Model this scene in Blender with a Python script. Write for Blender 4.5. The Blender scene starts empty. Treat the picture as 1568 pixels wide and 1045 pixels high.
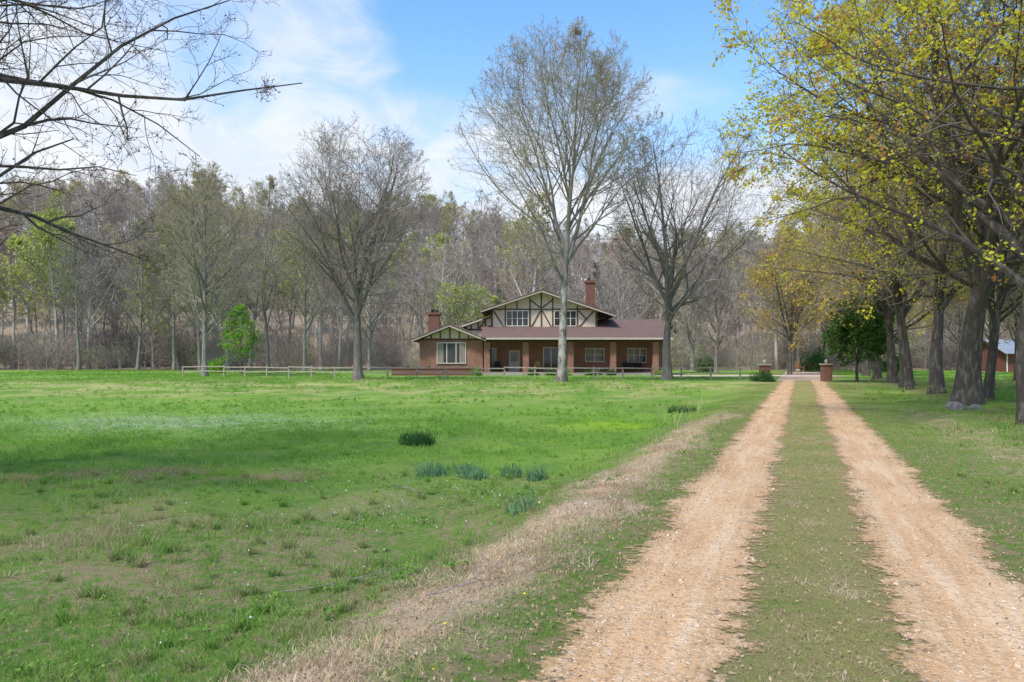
import bpy, math, numpy as np
from mathutils import Vector, Euler
R0=np.random.default_rng(11)
scene=bpy.context.scene
# ------------------------------------------------------------------ helpers
def sm(a,b,x):
    t=np.clip((np.asarray(x,float)-a)/(b-a),0,1); return t*t*(3-2*t)
def uu(X,Y): return X-(0.363*Y+0.13)
def height(X,Y):
    X=np.asarray(X,float); Y=np.asarray(Y,float)
    u=uu(X,Y)
    z=-0.40*sm(-2.2,-5.0,u)*(1-sm(34,56,Y))
    z=z+0.12*sm(3.5,8,u)*(1-sm(40,60,Y))-0.10*np.exp(-((u-3.1)/0.8)**2)*(1-sm(25,40,Y))
    w=sm(1.9,2.6,np.abs(u))*(1-sm(50,60,Y))
    z=z+w*(0.035*np.sin(X*1.3+Y*.7)+0.03*np.sin(Y*1.9-X*.8+1)+0.02*np.sin(X*3.1+2)*np.sin(Y*2.7))
    s=X/np.maximum(Y,1.0)
    H=np.interp(s,[-1.2,-.6,-.4,-.25,-.1,.0,.08,.18,.35,.6,1.2],[40,43,40,36,38,30,24,21,27,34,36])
    h=sm(106,280,Y)
    z=z+H*h*(1+0.06*np.sin(X*.05+Y*.03)+0.04*np.sin(X*.11))
    return z
def link(o,coll=None):
    (coll or scene.collection).objects.link(o); return o
def mk_mesh(name,V,F,mats,midx=None,smooth=False,coll=None,parent=None,linkit=True):
    V=np.asarray(V,np.float32).reshape(-1,3); F=np.asarray(F,np.int32)
    k=F.shape[1]
    me=bpy.data.meshes.new(name)
    me.vertices.add(len(V)); me.vertices.foreach_set('co',V.ravel())
    me.loops.add(F.size); me.loops.foreach_set('vertex_index',F.ravel())
    me.polygons.add(len(F)); me.polygons.foreach_set('loop_start',np.arange(len(F),dtype=np.int32)*k)
    me.polygons.foreach_set('loop_total',np.full(len(F),k,np.int32))
    if midx is not None: me.polygons.foreach_set('material_index',np.asarray(midx,np.int32))
    me.polygons.foreach_set('use_smooth',np.full(len(F),smooth))
    for m in (mats if isinstance(mats,(list,tuple)) else [mats]): me.materials.append(m)
    me.update(calc_edges=True)
    o=bpy.data.objects.new(name,me)
    if linkit: link(o,coll)
    if parent: o.parent=parent
    return o
class G:
    def __init__(s,nt): s.nt=nt
    def n(s,t,ins={},**props):
        nd=s.nt.nodes.new(t)
        for k,v in props.items(): setattr(nd,k,v)
        for k,v in ins.items(): s.set(nd.inputs[k],v)
        return nd
    def set(s,sock,v):
        if isinstance(v,bpy.types.NodeSocket): s.nt.links.new(v,sock)
        else:
            if isinstance(v,(tuple,list)) and len(v)==3 and sock.type=='RGBA': v=(*v,1)
            sock.default_value=v
    def m(s,op,a,b=None,c=None,clamp=False):
        nd=s.nt.nodes.new('ShaderNodeMath'); nd.operation=op; nd.use_clamp=clamp
        s.set(nd.inputs[0],a)
        if b is not None: s.set(nd.inputs[1],b)
        if c is not None: s.set(nd.inputs[2],c)
        return nd.outputs[0]
    def mix(s,f,a,b,mode='MIX'):
        nd=s.nt.nodes.new('ShaderNodeMix'); nd.data_type='RGBA'; nd.blend_type=mode
        s.set(nd.inputs[0],f); s.set(nd.inputs[6],a); s.set(nd.inputs[7],b); return nd.outputs[2]
    def noise(s,vec,scale,detail=4,rough=.6,dist=0):
        nd=s.nt.nodes.new('ShaderNodeTexNoise')
        if vec is not None: s.set(nd.inputs['Vector'],vec)
        nd.inputs['Scale'].default_value=scale; nd.inputs['Detail'].default_value=detail
        nd.inputs['Roughness'].default_value=rough; nd.inputs['Distortion'].default_value=dist
        return nd.outputs['Fac']
    def ramp(s,x,a,b,lo=0.,hi=1.):
        nd=s.nt.nodes.new('ShaderNodeMapRange'); nd.interpolation_type='SMOOTHSTEP'
        s.set(nd.inputs[0],x); nd.inputs[1].default_value=a; nd.inputs[2].default_value=b
        nd.inputs[3].default_value=lo; nd.inputs[4].default_value=hi; return nd.outputs[0]
    def gauss(s,x,c,w):
        t=s.m('DIVIDE',s.m('SUBTRACT',x,c),w); return s.m('EXPONENT',s.m('MULTIPLY',s.m('MULTIPLY',t,t),-1.))
def newmat(name):
    m=bpy.data.materials.new(name); m.use_nodes=True; nt=m.node_tree; nt.nodes.clear()
    g=G(nt); out=nt.nodes.new('ShaderNodeOutputMaterial'); return m,g,out
def mat(name,c1,c2=None,scale=3.,rough=.85,bump=0.,bscale=20.,spec=.2,metal=0.,vec='world',stretch=None,lo=.35,hi=.65,high=None):
    m,g,out=newmat(name)
    geo=g.n('ShaderNodeNewGeometry').outputs['Position']
    zz=g.n('ShaderNodeSeparateXYZ',{0:geo}).outputs[2]
    if stretch:
        geo=g.n('ShaderNodeVectorMath',{0:geo,1:stretch},operation='MULTIPLY').outputs[0]
    p=g.n('ShaderNodeBsdfPrincipled',{'Roughness':rough,'Specular IOR Level':spec,'Metallic':metal})
    if c2:
        c=g.mix(g.ramp(g.noise(geo,scale,5,.65),lo,hi),c1,c2)
        if high: c=g.mix(g.ramp(zz,high[0],high[1]),c,high[2])
        g.set(p.inputs['Base Color'],c)
    else: g.set(p.inputs['Base Color'],c1)
    if bump:
        b=g.n('ShaderNodeBump',{'Height':g.noise(geo,bscale,5,.7),'Distance':bump,'Strength':1.}); g.set(p.inputs['Normal'],b.outputs[0])
    g.nt.links.new(p.outputs[0],out.inputs[0]); return m
def simple(name,c1,c2,scale):
    m,g,out=newmat(name); geo=g.n('ShaderNodeNewGeometry').outputs['Position']
    d=g.n('ShaderNodeBsdfDiffuse',{'Color':g.mix(g.ramp(g.noise(geo,scale,1,.5),.4,.6),c1,c2)}); g.nt.links.new(d.outputs[0],out.inputs[0]); return m
def leafmat(name,c1,c2,scale=.5,trans=.45,lo=.4,hi=.6):
    m,g,out=newmat(name)
    geo=g.n('ShaderNodeNewGeometry').outputs['Position']
    c=g.mix(g.ramp(g.noise(geo,scale,3,.7),lo,hi),c1,c2)
    d=g.n('ShaderNodeBsdfDiffuse',{'Color':c}); t=g.n('ShaderNodeBsdfTranslucent',{'Color':c})
    mx=g.n('ShaderNodeMixShader',{0:trans,1:d.outputs[0],2:t.outputs[0]})
    g.nt.links.new(mx.outputs[0],out.inputs[0]); return m
# ------------------------------------------------------------------ grass colour node group
grp=bpy.data.node_groups.new('meadow_colour','ShaderNodeTree')
grp.interface.new_socket('Color',in_out='OUTPUT',socket_type='NodeSocketColor')
g=G(grp); go=grp.nodes.new('NodeGroupOutput')
pos=g.n('ShaderNodeNewGeometry').outputs['Position']
sx=g.n('ShaderNodeSeparateXYZ',{0:pos}); X,Y=sx.outputs[0],sx.outputs[1]
flat=g.n('ShaderNodeCombineXYZ',{0:X,1:Y}).outputs[0]
u=g.m('SUBTRACT',g.m('SUBTRACT',X,g.m('MULTIPLY',Y,.363)),.13)
n1=g.noise(flat,.10,3); n2=g.noise(flat,.9,4,.65); n3=g.noise(flat,7,4,.7); n4=g.noise(flat,.35,4,.6,.5)
c=g.mix(g.ramp(n1,.38,.62),(.155,.285,.042),(.20,.34,.05))
c=g.mix(g.m('MULTIPLY',g.ramp(n2,.42,.66),.6),c,(.10,.205,.05))
c=g.mix(g.m('MULTIPLY',g.ramp(n4,.48,.66),.5),c,(.25,.35,.08))
c=g.mix(g.m('MULTIPLY',g.ramp(n3,.45,.7),.4),c,(.27,.32,.10))
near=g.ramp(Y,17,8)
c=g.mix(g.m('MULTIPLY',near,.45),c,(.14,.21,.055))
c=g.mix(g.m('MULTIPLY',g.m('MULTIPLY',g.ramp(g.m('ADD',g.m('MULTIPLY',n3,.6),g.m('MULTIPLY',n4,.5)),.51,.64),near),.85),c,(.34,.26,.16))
bp=g.m('MULTIPLY',g.gauss(g.m('ADD',Y,g.m('MULTIPLY',n4,3.)),15.5,.6),g.ramp(X,-2.5,-4.))
c=g.mix(g.m('MULTIPLY',g.m('MULTIPLY',bp,g.ramp(n2,.42,.56)),.85),c,(.36,.26,.15))
fy=g.m('MULTIPLY',g.gauss(Y,g.m('ADD',g.m('MULTIPLY',n1,8.),45.),10.),g.ramp(n4,.40,.60))
c=g.mix(g.m('MULTIPLY',fy,.8),c,(.42,.39,.17))
fl2=g.m('MULTIPLY',g.m('MULTIPLY',g.gauss(Y,25.,2.6),g.gauss(X,-11.,4.5)),g.ramp(n3,.42,.6))
c=g.mix(g.m('MULTIPLY',fl2,.6),c,(.45,.48,.38))
yg=g.m('MULTIPLY',g.gauss(Y,24.,1.5),g.gauss(X,3.3,1.6))
c=g.mix(g.m('MULTIPLY',yg,.9),c,(.28,.43,.035))
verge=g.ramp(g.m('ABSOLUTE',u),4.5,2.2)
c=g.mix(g.m('MULTIPLY',verge,.5),c,(.18,.24,.06))
litter=g.m('MULTIPLY',verge,g.ramp(n3,.46,.62))
c=g.mix(g.m('MULTIPLY',litter,.75),c,(.36,.265,.16))
med=g.ramp(g.m('ABSOLUTE',u),.9,.5)
c=g.mix(g.m('MULTIPLY',med,g.ramp(n2,.3,.6,.2,.85)),c,(.36,.31,.13))
su=g.m('ADD',u,g.m('MULTIPLY',g.m('SUBTRACT',n2,.5),1.6))
strip=g.m('MULTIPLY',g.m('MULTIPLY',g.gauss(su,-2.68,.40),g.ramp(Y,27,17)),g.ramp(n3,.30,.46))
c=g.mix(g.m('MULTIPLY',strip,.97),c,(.60,.45,.31))
rs=g.m('MULTIPLY',g.m('MULTIPLY',g.gauss(su,3.6,.5),g.ramp(Y,30,22)),g.ramp(n3,.4,.58))
c=g.mix(g.m('MULTIPLY',rs,.75),c,(.48,.36,.23))
tl=g.m('MULTIPLY',g.m('MULTIPLY',g.gauss(u,5.6,1.3),g.ramp(Y,75,40)),g.ramp(n2,.38,.62))
c=g.mix(g.m('MULTIPLY',tl,.75),c,(.29,.21,.13))
c=g.mix(g.ramp(g.m('ADD',Y,g.m('MULTIPLY',n4,6.)),103,109),c,(.30,.24,.17))
grp.links.new(c,go.inputs[0])
def meadow(name,bump=0.,gain=1.,trans=0.,spread=0.):
    m,g,out=newmat(name)
    gn=g.n('ShaderNodeGroup'); gn.node_tree=grp; col=gn.outputs[0]
    if spread:
        r=g.n('ShaderNodeNewGeometry').outputs['Random Per Island']
        col=g.mix(g.m('MULTIPLY',r,spread),col,(.07,.15,.03))
    if gain!=1.: col=g.n('ShaderNodeVectorMath',{0:col,1:(gain,gain,gain)},operation='MULTIPLY').outputs[0]
    if trans:
        d=g.n('ShaderNodeBsdfDiffuse',{'Color':col}); t=g.n('ShaderNodeBsdfTranslucent',{'Color':col})
        mx=g.n('ShaderNodeMixShader',{0:trans,1:d.outputs[0],2:t.outputs[0]}); g.nt.links.new(mx.outputs[0],out.inputs[0])
    else:
        p=g.n('ShaderNodeBsdfPrincipled',{'Base Color':col,'Roughness':1.,'Specular IOR Level':.05})
        geo=g.n('ShaderNodeNewGeometry').outputs['Position']
        b=g.n('ShaderNodeBump',{'Height':g.noise(geo,14,6,.75),'Distance':bump}); g.set(p.inputs['Normal'],b.outputs[0])
        g.nt.links.new(p.outputs[0],out.inputs[0])
    return m
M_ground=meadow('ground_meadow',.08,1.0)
M_blade=meadow('grass_blades',0,1.6,.5,.45)
# ------------------------------------------------------------------ materials
M_bark=mat('bark_grey',(.30,.27,.235),(.15,.13,.11),9,.95,.02,30,stretch=(1,1,.25))
M_barkm=mat('bark_mid',(.15,.13,.115),(.25,.22,.195),7,.95,.04,22,stretch=(1,1,.3),lo=.4,hi=.7)
M_barkd=mat('bark_dark',(.085,.073,.063),(.22,.195,.17),7,.95,.06,16,stretch=(1,1,.3),lo=.45,hi=.72)  # dark bark, deepened further: silhouette shade of the right row is in the colour
M_syc=mat('bark_sycamore',(.42,.395,.35),(.16,.14,.12),2.5,.9,.03,20,stretch=(1,1,.5),lo=.40,hi=.56,high=(5,12,(.25,.22,.185)))
M_twig=simple('twigs_grey',(.235,.20,.175),(.29,.25,.22),.6)
M_twigl=simple('twigs_light',(.33,.29,.21),(.27,.235,.18),.6)
M_twigd=simple('twigs_dark',(.10,.083,.073),(.14,.115,.10),.6)
M_ftwA=simple('forest_twigs_a',(.36,.315,.265),(.26,.23,.20),.02)  # both forest twig tones paled: distance haze is put into the colour
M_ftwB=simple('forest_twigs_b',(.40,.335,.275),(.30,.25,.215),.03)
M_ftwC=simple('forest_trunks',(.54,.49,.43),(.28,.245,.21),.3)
L_bud=leafmat('buds_yellow',(.46,.43,.12),(.40,.32,.13))
L_ylw=leafmat('leaves_yellow_green',(.74,.66,.06),(.58,.57,.06),.5,.5)
L_org=leafmat('leaves_orange_brown',(.58,.27,.09),(.66,.50,.08),.45,.5,.45,.6)
L_amb=leafmat('leaves_amber',(.66,.50,.11),(.52,.36,.12),.3,.45)
L_red=leafmat('buds_red',(.34,.15,.09),(.25,.14,.09))
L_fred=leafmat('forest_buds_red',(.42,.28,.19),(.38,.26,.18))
L_grn=leafmat('leaves_fresh_green',(.24,.48,.04),(.14,.32,.03),.8,.4)
L_pgr=leafmat('leaves_pale_green',(.46,.50,.13),(.38,.41,.13),.3,.4)
L_dgr=leafmat('leaves_evergreen',(.06,.13,.03),(.10,.20,.045),1.2,.25)
L_ced=leafmat('leaves_cedar',(.10,.15,.065),(.14,.18,.08),.3,.2)
L_shr=leafmat('leaves_shrub',(.045,.12,.035),(.08,.17,.05),3,.25)
L_daf=leafmat('daffodil_leaves',(.13,.25,.13),(.19,.34,.17),2,.4)
# ------------------------------------------------------------------ ground
def axis(n,ext,a,c=0.): 
    t=np.linspace(-1,1,n); return c+ext*np.sinh(a*t)/math.sinh(a)
xs=axis(421,430,6.2,2.); ys=axis(481,430,5.6,8.); ys=ys[ys>-60]
XX,YY=np.meshgrid(xs,ys); ZZ=height(XX,YY)
V=np.stack([XX,YY,ZZ],-1).reshape(-1,3)
nx,ny=len(xs),len(ys)
i=np.arange(ny-1)[:,None]*nx+np.arange(nx-1)[None]; i=i.ravel()
F=np.stack([i,i+1,i+nx+1,i+nx],1)
mk_mesh('ground',V,F,M_ground,smooth=True)
# ------------------------------------------------------------------ driveway
def track_mat():
    m,g,out=newmat('gravel_dirt')
    pos=g.n('ShaderNodeNewGeometry').outputs['Position']
    sx=g.n('ShaderNodeSeparateXYZ',{0:pos}); X,Y=sx.outputs[0],sx.outputs[1]
    u=g.m('SUBTRACT',g.m('SUBTRACT',X,g.m('MULTIPLY',Y,.363)),.13)
    n0=g.noise(pos,.7,4,.6); n=g.noise(pos,4,6,.7); nf=g.noise(pos,45,4,.7); n6=g.noise(pos,14,5,.7)
    lng=g.noise(g.n('ShaderNodeCombineXYZ',{0:g.m('MULTIPLY',u,5.),1:g.m('MULTIPLY',Y,.45)}).outputs[0],1.,4,.65)
    au=g.m('ABSOLUTE',u)
    wob=g.m('ADD',g.m('MULTIPLY',g.m('SUBTRACT',n,.5),.8),g.m('MULTIPLY',g.m('SUBTRACT',n0,.5),.75))
    d=g.m('ABSOLUTE',g.m('SUBTRACT',g.m('ADD',au,wob),1.03))
    wide=g.ramp(Y,54,60)
    alpha=g.ramp(g.m('ADD',d,g.m('MULTIPLY',g.m('SUBTRACT',n6,.5),.6)),.60,.43)
    alpha=g.m('MAXIMUM',alpha,wide)
    c=g.mix(g.ramp(n0,.35,.65),(.66,.43,.24),(.58,.35,.18))
    c=g.mix(g.m('MULTIPLY',g.ramp(lng,.46,.66),.6),c,(.74,.56,.37))
    c=g.mix(g.m('MULTIPLY',g.ramp(lng,.46,.34),.45),c,(.44,.26,.13))
    c=g.mix(g.m('MULTIPLY',g.ramp(n6,.50,.68),.45),c,(.40,.24,.12))
    c=g.mix(g.m('MULTIPLY',g.ramp(d,.2,.5),.45),c,(.40,.27,.14))
    vor=g.n('ShaderNodeTexVoronoi',{'Vector':pos,'Scale':48.})
    vr=g.n('ShaderNodeSeparateColor',{0:vor.outputs['Color']}).outputs[0]
    c=g.mix(g.m('MULTIPLY',g.ramp(vr,.86,.93),.45),c,(.80,.68,.54))
    c=g.mix(g.m('MULTIPLY',g.ramp(vr,.12,.05),.5),c,(.30,.19,.11))
    c=g.mix(g.m('MULTIPLY',wide,.6),c,(.52,.41,.34))
    h=g.m('ADD',g.m('MULTIPLY',nf,.35),g.m('ADD',g.m('ADD',g.m('MULTIPLY',n6,1.3),g.m('MULTIPLY',lng,1.6)),g.m('MULTIPLY',g.m('MULTIPLY',vor.outputs['Distance'],g.ramp(vr,.7,.9)),-.5)))
    b=g.n('ShaderNodeBump',{'Height':h,'Distance':.032})
    p=g.n('ShaderNodeBsdfPrincipled',{'Base Color':c,'Roughness':.95,'Specular IOR Level':.1,'Normal':b.outputs[0]})
    tr=g.n('ShaderNodeBsdfTransparent')
    mx=g.n('ShaderNodeMixShader',{0:alpha,1:tr.outputs[0],2:p.outputs[0]})
    g.nt.links.new(mx.outputs[0],out.inputs[0]); return m
M_dirt=track_mat()
Vs=[];Fs=[];off=0
yy=np.concatenate([np.arange(-14,20,.25),np.arange(20,92,.6)])
for u0,u1 in ((-1.9,1.9),):
    uu_=np.linspace(u0,u1,17)
    UU,Y2=np.meshgrid(uu_,yy); X2=0.363*Y2+.13+UU
    Z2=height(X2,Y2)+.008
    Vs.append(np.stack([X2,Y2,Z2],-1).reshape(-1,3))
    k=len(uu_); i=(np.arange(len(yy)-1)[:,None]*k+np.arange(k-1)[None]).ravel()+off
    Fs.append(np.stack([i,i+1,i+k+1,i+k],1)); off+=k*len(yy)
mk_mesh('gravel_driveway',np.concatenate(Vs),np.concatenate(Fs),M_dirt,smooth=True)
M_lane=mat('lane_gravel',(.55,.44,.37),(.45,.36,.28),2,.95)
xs2=np.linspace(13,29,20); ys2=np.linspace(69.5,74.5,5)
A,B=np.meshgrid(xs2,ys2); B=B+.5*np.sin(A*.6)
i=(np.arange(4)[:,None]*20+np.arange(19)[None]).ravel()
mk_mesh('gravel_lane',np.stack([A,B,height(A,B)+.016],-1).reshape(-1,3),np.stack([i,i+1,i+21,i+20],1),M_lane)
# ------------------------------------------------------------------ trees
def norm(v): return v/np.maximum(np.linalg.norm(v,axis=-1,keepdims=True),1e-9)
def frame(T):
    a=np.abs(T); ref=np.zeros_like(T); k=np.argmin(a,-1)
    np.put_along_axis(ref,k[...,None],1.,-1)
    U=norm(np.cross(T,ref)); return U,np.cross(T,U)
def grow(rg,S,D,L,nseg,wob,up):
    N=len(S); P=np.zeros((N,nseg+1,3)); P[:,0]=S; d=D.copy(); upv=np.array([0,0,up])
    for i in range(nseg):
        d=norm(d+rg.normal(0,wob,(N,3))+upv); P[:,i+1]=P[:,i]+d*(L/nseg)[:,None]
    return P
def exitd(S,D,ell):
    c=np.array([ell[0],ell[1],ell[2]]); r=np.array([ell[3],ell[3],ell[4]])
    o=(S-c)/r; d=D/r; a=(d*d).sum(-1); b=(o*d).sum(-1); cc=(o*o).sum(-1)-1
    disc=np.maximum(b*b-a*cc,0); t=(-b+np.sqrt(disc))/a
    return np.maximum(t,.0)
def kids(rg,P,R,L,n,t0,t1,ang,asd,lf,rr=.6,nseg=4,wob=.12,up=.05,rmin=.005,flat=1.,ell=None,fill=0.,minl=.15):
    N,m=P.shape[0],P.shape[1]-1
    t=(np.arange(n)+rg.random((N,n)))/n*(t1-t0)+t0
    f=t*m; i=np.minimum(f.astype(int),m-1); w=(f-i)[...,None]; ar=np.arange(N)[:,None]
    A=P[ar,i];B=P[ar,i+1]; S=A*(1-w)+B*w; T=norm(B-A); rad=R[ar,i]*(1-w[...,0])+R[ar,i+1]*w[...,0]
    az=np.arange(n)*2.399+rg.random((N,1))*6.283+rg.normal(0,.4,(N,n))
    U,Vv=frame(T); a=np.radians(ang+rg.normal(0,asd,(N,n)))[...,None]; az=az[...,None]
    D=np.cos(a)*T+np.sin(a)*(np.cos(az)*U+np.sin(az)*Vv)
    D[...,2]*=flat; D=norm(D)
    l=lf(t)*L[:,None]*rg.uniform(.7,1.25,(N,n))
    if ell is not None:
        D2=norm(D+np.array([0,0,up*nseg*.4])); e=exitd(S,D2,ell)
        if fill: l=np.maximum(np.minimum(e*rg.uniform(.70,1.03,(N,n)),fill),minl*3)
        else: l=np.maximum(np.minimum(l,e*rg.uniform(.85,1.25,(N,n))),minl)
    r0=np.maximum(np.minimum(rad*rr,l*.03),rmin)
    S=S.reshape(-1,3);D=D.reshape(-1,3);l=l.ravel();r0=r0.ravel()
    P2=grow(rg,S,D,l,nseg,wob,up)
    s=np.linspace(0,1,nseg+1)[None]
    R2=np.maximum(r0[:,None]*(1-.85*s),rmin*.7)
    return P2,R2,l
def tube(P,R,k):
    N,m1=P.shape[:2]
    T=np.gradient(P,axis=1); T=norm(T); mean=norm(P[:,-1]-P[:,0])
    U0,_=frame(mean); U=norm(U0[:,None]-T*np.sum(U0[:,None]*T,-1,keepdims=True)); W=np.cross(T,U)
    th=np.arange(k)*2*np.pi/k
    V=P[:,:,None]+R[:,:,None,None]*(np.cos(th)[None,None,:,None]*U[:,:,None]+np.sin(th)[None,None,:,None]*W[:,:,None])
    b=np.arange(N)[:,None,None]*m1*k+np.arange(m1-1)[None,:,None]*k
    j=np.arange(k)[None,None]; j2=(j+1)%k
    F=np.stack([b+j,b+j2,b+k+j2,b+k+j],-1).reshape(-1,4)
    return V.reshape(-1,3),F
def quads(rg,C,size,jit,asp=.7,up=0.):
    n=len(C); C=C+rg.normal(0,jit,(n,3)); s=size*rg.uniform(.6,1.3,(n,1))
    T=norm(rg.normal(0,1,(n,3))+np.array([0,0,up])); U,W=frame(T); U=U*s;W=W*s*asp
    V=np.stack([C-U,C-W*.9,C+U,C+W*.9],1).reshape(-1,3)
    return V,np.arange(4*n).reshape(-1,4)
def tree(name,x,y,H,r,seed,cR,fork=.3,leaders=0,lang=22,lean=(0,0),n=(22,8,6,5),ang=(48,45,42,40),up=(.06,.04,.03,.02),
         twr=.006,leaf=None,bark=None,twig=None,coll=None,flat=1.,wob0=.035,rat=(.5,.5,.5),z=None,linkit=True,cb=None,off=(0,0),clus=1,maxl=None,curl=1.,tseg=3,lspan=.22):
    rg=np.random.default_rng(seed); bark=bark or M_bark; twig=twig or M_twig
    z0=float(height(x,y)) if z is None else z
    cb=fork*.8 if cb is None else cb
    ell=(off[0],off[1],H*(1+cb)/2,cR,H*(1-cb)/2)
    S=np.array([[0,0,-.15]]); D=norm(np.array([[lean[0],lean[1],1.]]))
    Lt=H*(fork+.35) if leaders else H*.97
    P0=grow(rg,S,D,np.array([Lt]),14,wob0,.02); s=np.linspace(0,1,15)
    Rt=r*(1-(.8 if leaders else .93)*s**.9)*(1+.45*np.exp(-s*Lt/.45)); Rt=Rt[None]
    L0=np.array([Lt]); parts=[(P0,Rt,12,0)]
    maxl=maxl or H*.5
    if leaders:
        f=fork/(fork+.35)
        P1,R1,L1=kids(rg,P0,Rt,L0,leaders,f,min(1.,f+lspan),lang,6,lambda t:np.full(t.shape,1.),.8,10,.06*curl,.03,.01,ell=ell,fill=H)
        parts.append((P1,R1,8,0))
        a=kids(rg,P1,R1,L1,max(3,n[0]//leaders),.08,.98,ang[0],10,lambda t:1.+0*t,.55,7,.09*curl,up[0],twr*1.4,flat,ell,maxl)
        b=kids(rg,P0,Rt,L0,max(6,n[0]//leaders),f*.9,1.,ang[0]+5,8,lambda t:1.+0*t,.5,7,.09*curl,up[0],twr*1.4,flat,ell,maxl)
        lv=[np.concatenate([p,q]) for p,q in zip(a,b)]
    else:
        lv=kids(rg,P0,Rt,L0,n[0],fork,.99,ang[0],9,lambda t:1.+0*t,.6,6,.09*curl,up[0],twr*1.4,flat,ell,maxl)
    parts.append((lv[0],lv[1],5,0))
    for k in range(1,len(n)):
        last=k==len(n)-1
        lv=kids(rg,lv[0],lv[1],lv[2],n[k],.12,1.,ang[k],12,lambda t:rat[k-1]*(1.25-.75*t),.6,5 if k==1 else tseg,.13*curl,up[k],twr*(1 if last else 1.2),1.,ell)
        parts.append((lv[0],lv[1],4 if k==1 else 3,1))
    Vs=[];Fs=[];Ms=[];o=0
    for P,R,k,mi in parts:
        V,F=tube(P,R,k); Vs.append(V);Fs.append(F+o);Ms.append(np.full(len(F),mi));o+=len(V)
    mats=[bark,twig]
    if leaf:
        for (per,size,lm) in leaf:
            P=lv[0]; q=P[:,1:].reshape(-1,3); sel=rg.integers(0,len(q),int(len(P)*per/clus))
            C=np.repeat(q[sel],clus,0)
            V,F=quads(rg,C,size,size*(1.2 if clus==1 else 2.)); Vs.append(V);Fs.append(F+o);Ms.append(np.full(len(F),len(mats)));o+=len(V); mats.append(lm)
    ob=mk_mesh(name,np.concatenate(Vs),np.concatenate(Fs),mats,np.concatenate(Ms),smooth=False,coll=coll,linkit=linkit)
    ob.location=(x,y,z0); return ob
# central sycamore
tree('sycamore_tree',3.4,54.6,24.6,.34,3,7.6,fork=.27,leaders=8,lang=24,n=(64,9,6,4),ang=(40,40,40,38),up=(.055,.05,.05,.04),twr=.009,
     leaf=[(.45,.05,L_bud)],bark=M_syc,twig=M_twigl,cb=.15,wob0=.016,lspan=.5)
tree('bare_tree',-11.2,58,19.6,.36,5,6.4,fork=.20,leaders=6,lang=27,n=(60,9,6,4),ang=(45,44,42,42),up=(.035,.04,.04,.03),twr=.009,bark=M_barkm,twig=M_twig,cb=.10,wob0=.02,lspan=.4)
tree('bare_tree',11.3,58,19.3,.36,18,7.0,fork=.22,leaders=5,lang=29,n=(42,8,6,4),ang=(42,42,42,42),up=(.05,.05,.04,.03),twr=.009,bark=M_barkm,twig=M_twig,lean=(.02,0),cb=.14,off=(1.9,0))
tree('bare_tree',-27,70,18.8,.26,9,5.6,fork=.18,n=(44,8,6,4),ang=(45,42,42,42),up=(.05,.04,.03,.02),twr=.011,bark=M_bark,twig=M_twigl,leaf=[(.3,.06,L_bud)],cb=.10,wob0=.02)
for k,(x,y,h,lf) in enumerate([(-36,92,22,1),(-30,98,24,1),(-25,96,21,1),(-42,99,19,0),(-47,100,20,0),(20.5,80,12,0),(-17,95,16,0),(12,99,14,0),(22,97,15,0),(-55,101,18,0),(-39,101,23,1)]):
    tree('bare_tree',x,y,h,.22,40+k,h*.2,fork=.2,n=(28,7,5,4),ang=(38,40,42,42),twr=.015,bark=M_bark,twig=M_twigl if lf else M_twig,leaf=[(.8,.08,L_bud)] if lf else None)
# left overhanging tree
tree('budding_tree',-12.6,13.6,16,.34,24,8.7,fork=.14,leaders=6,lang=46,n=(66,9,6,5),ang=(50,46,45,45),up=(.015,.02,.04,.05),twr=.0042,bark=M_barkd,twig=M_twigd,leaf=[(.7,.022,L_red)],lean=(.08,0),rat=(.36,.40,.42),cb=.14,curl=1.8,tseg=4,lspan=.5)
# right row of maples
rowd=[(12.6,19.2,14.5,.30,61,7.9,(-.10,.05)),(15.3,26.8,16,.42,62,8.2,(.06,0)),(19.1,35.8,15.5,.32,63,7.2,(.0,0)),(20.6,41.5,15.5,.34,64,7.2,(-.04,0)),(23.9,50,15,.32,65,6.5,(.03,0)),(27.5,60,14.5,.3,66,6.3,(0,0)),(32,72,14.5,.3,67,6.3,(0,0)),(36.5,84,14.5,.3,68,6.3,(0,0)),(17.9,30,13,.18,69,5,(.10,0)),(22.7,38,15,.22,70,6,(.12,0))]
for k,(x,y,h,r,sd,cr,ln) in enumerate(rowd):
    nr=k<2
    sz=.052 if nr else .068
    lf=[(3.6 if nr else 1.7,sz,L_ylw),(.9,sz,L_org)] if k<4 or k>7 else [(1.8,.08,L_amb),(.5,.08,L_ylw)]
    if k in(2,8): lf=[(1.0,.055,L_ylw)]
    tree('maple_tree',x,y,h,r,sd,cr,fork=.22,leaders=4,lang=30,n=(40,8,6,4) if nr else (32,7,5,4),ang=(50,46,45,45),up=(.02,.02,.02,.02),twr=.0055 if nr else .009,bark=M_barkd,twig=M_twigd if nr else M_twig,leaf=lf,lean=ln,cb=.17,clus=7,curl=1.4)
for k,(x,y,h,lm) in enumerate([(26.5,76,14,L_amb),(31,88,17,L_amb),(38,97,18,L_amb),(33,52,14,L_bud),(40,62,15,L_bud),(47,78,16,L_bud),(55,98,17,L_amb),(28,42,13,L_bud),(66,92,16,L_bud)]):
    tree('maple_tree',x,y,h,.2,80+k,h*.32,fork=.18,leaders=3,lang=25,n=(30,7,5,4),ang=(48,45,45,45),twr=.013,bark=M_barkd,twig=M_twig,leaf=[(2.0 if lm is L_amb else .6,.085,lm)],clus=3)
tree('green_sapling',-27.5,81,6.8,.09,101,2.1,fork=.12,n=(26,7,5),ang=(50,45,45),twr=.01,leaf=[(4,.11,L_grn)])
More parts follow.
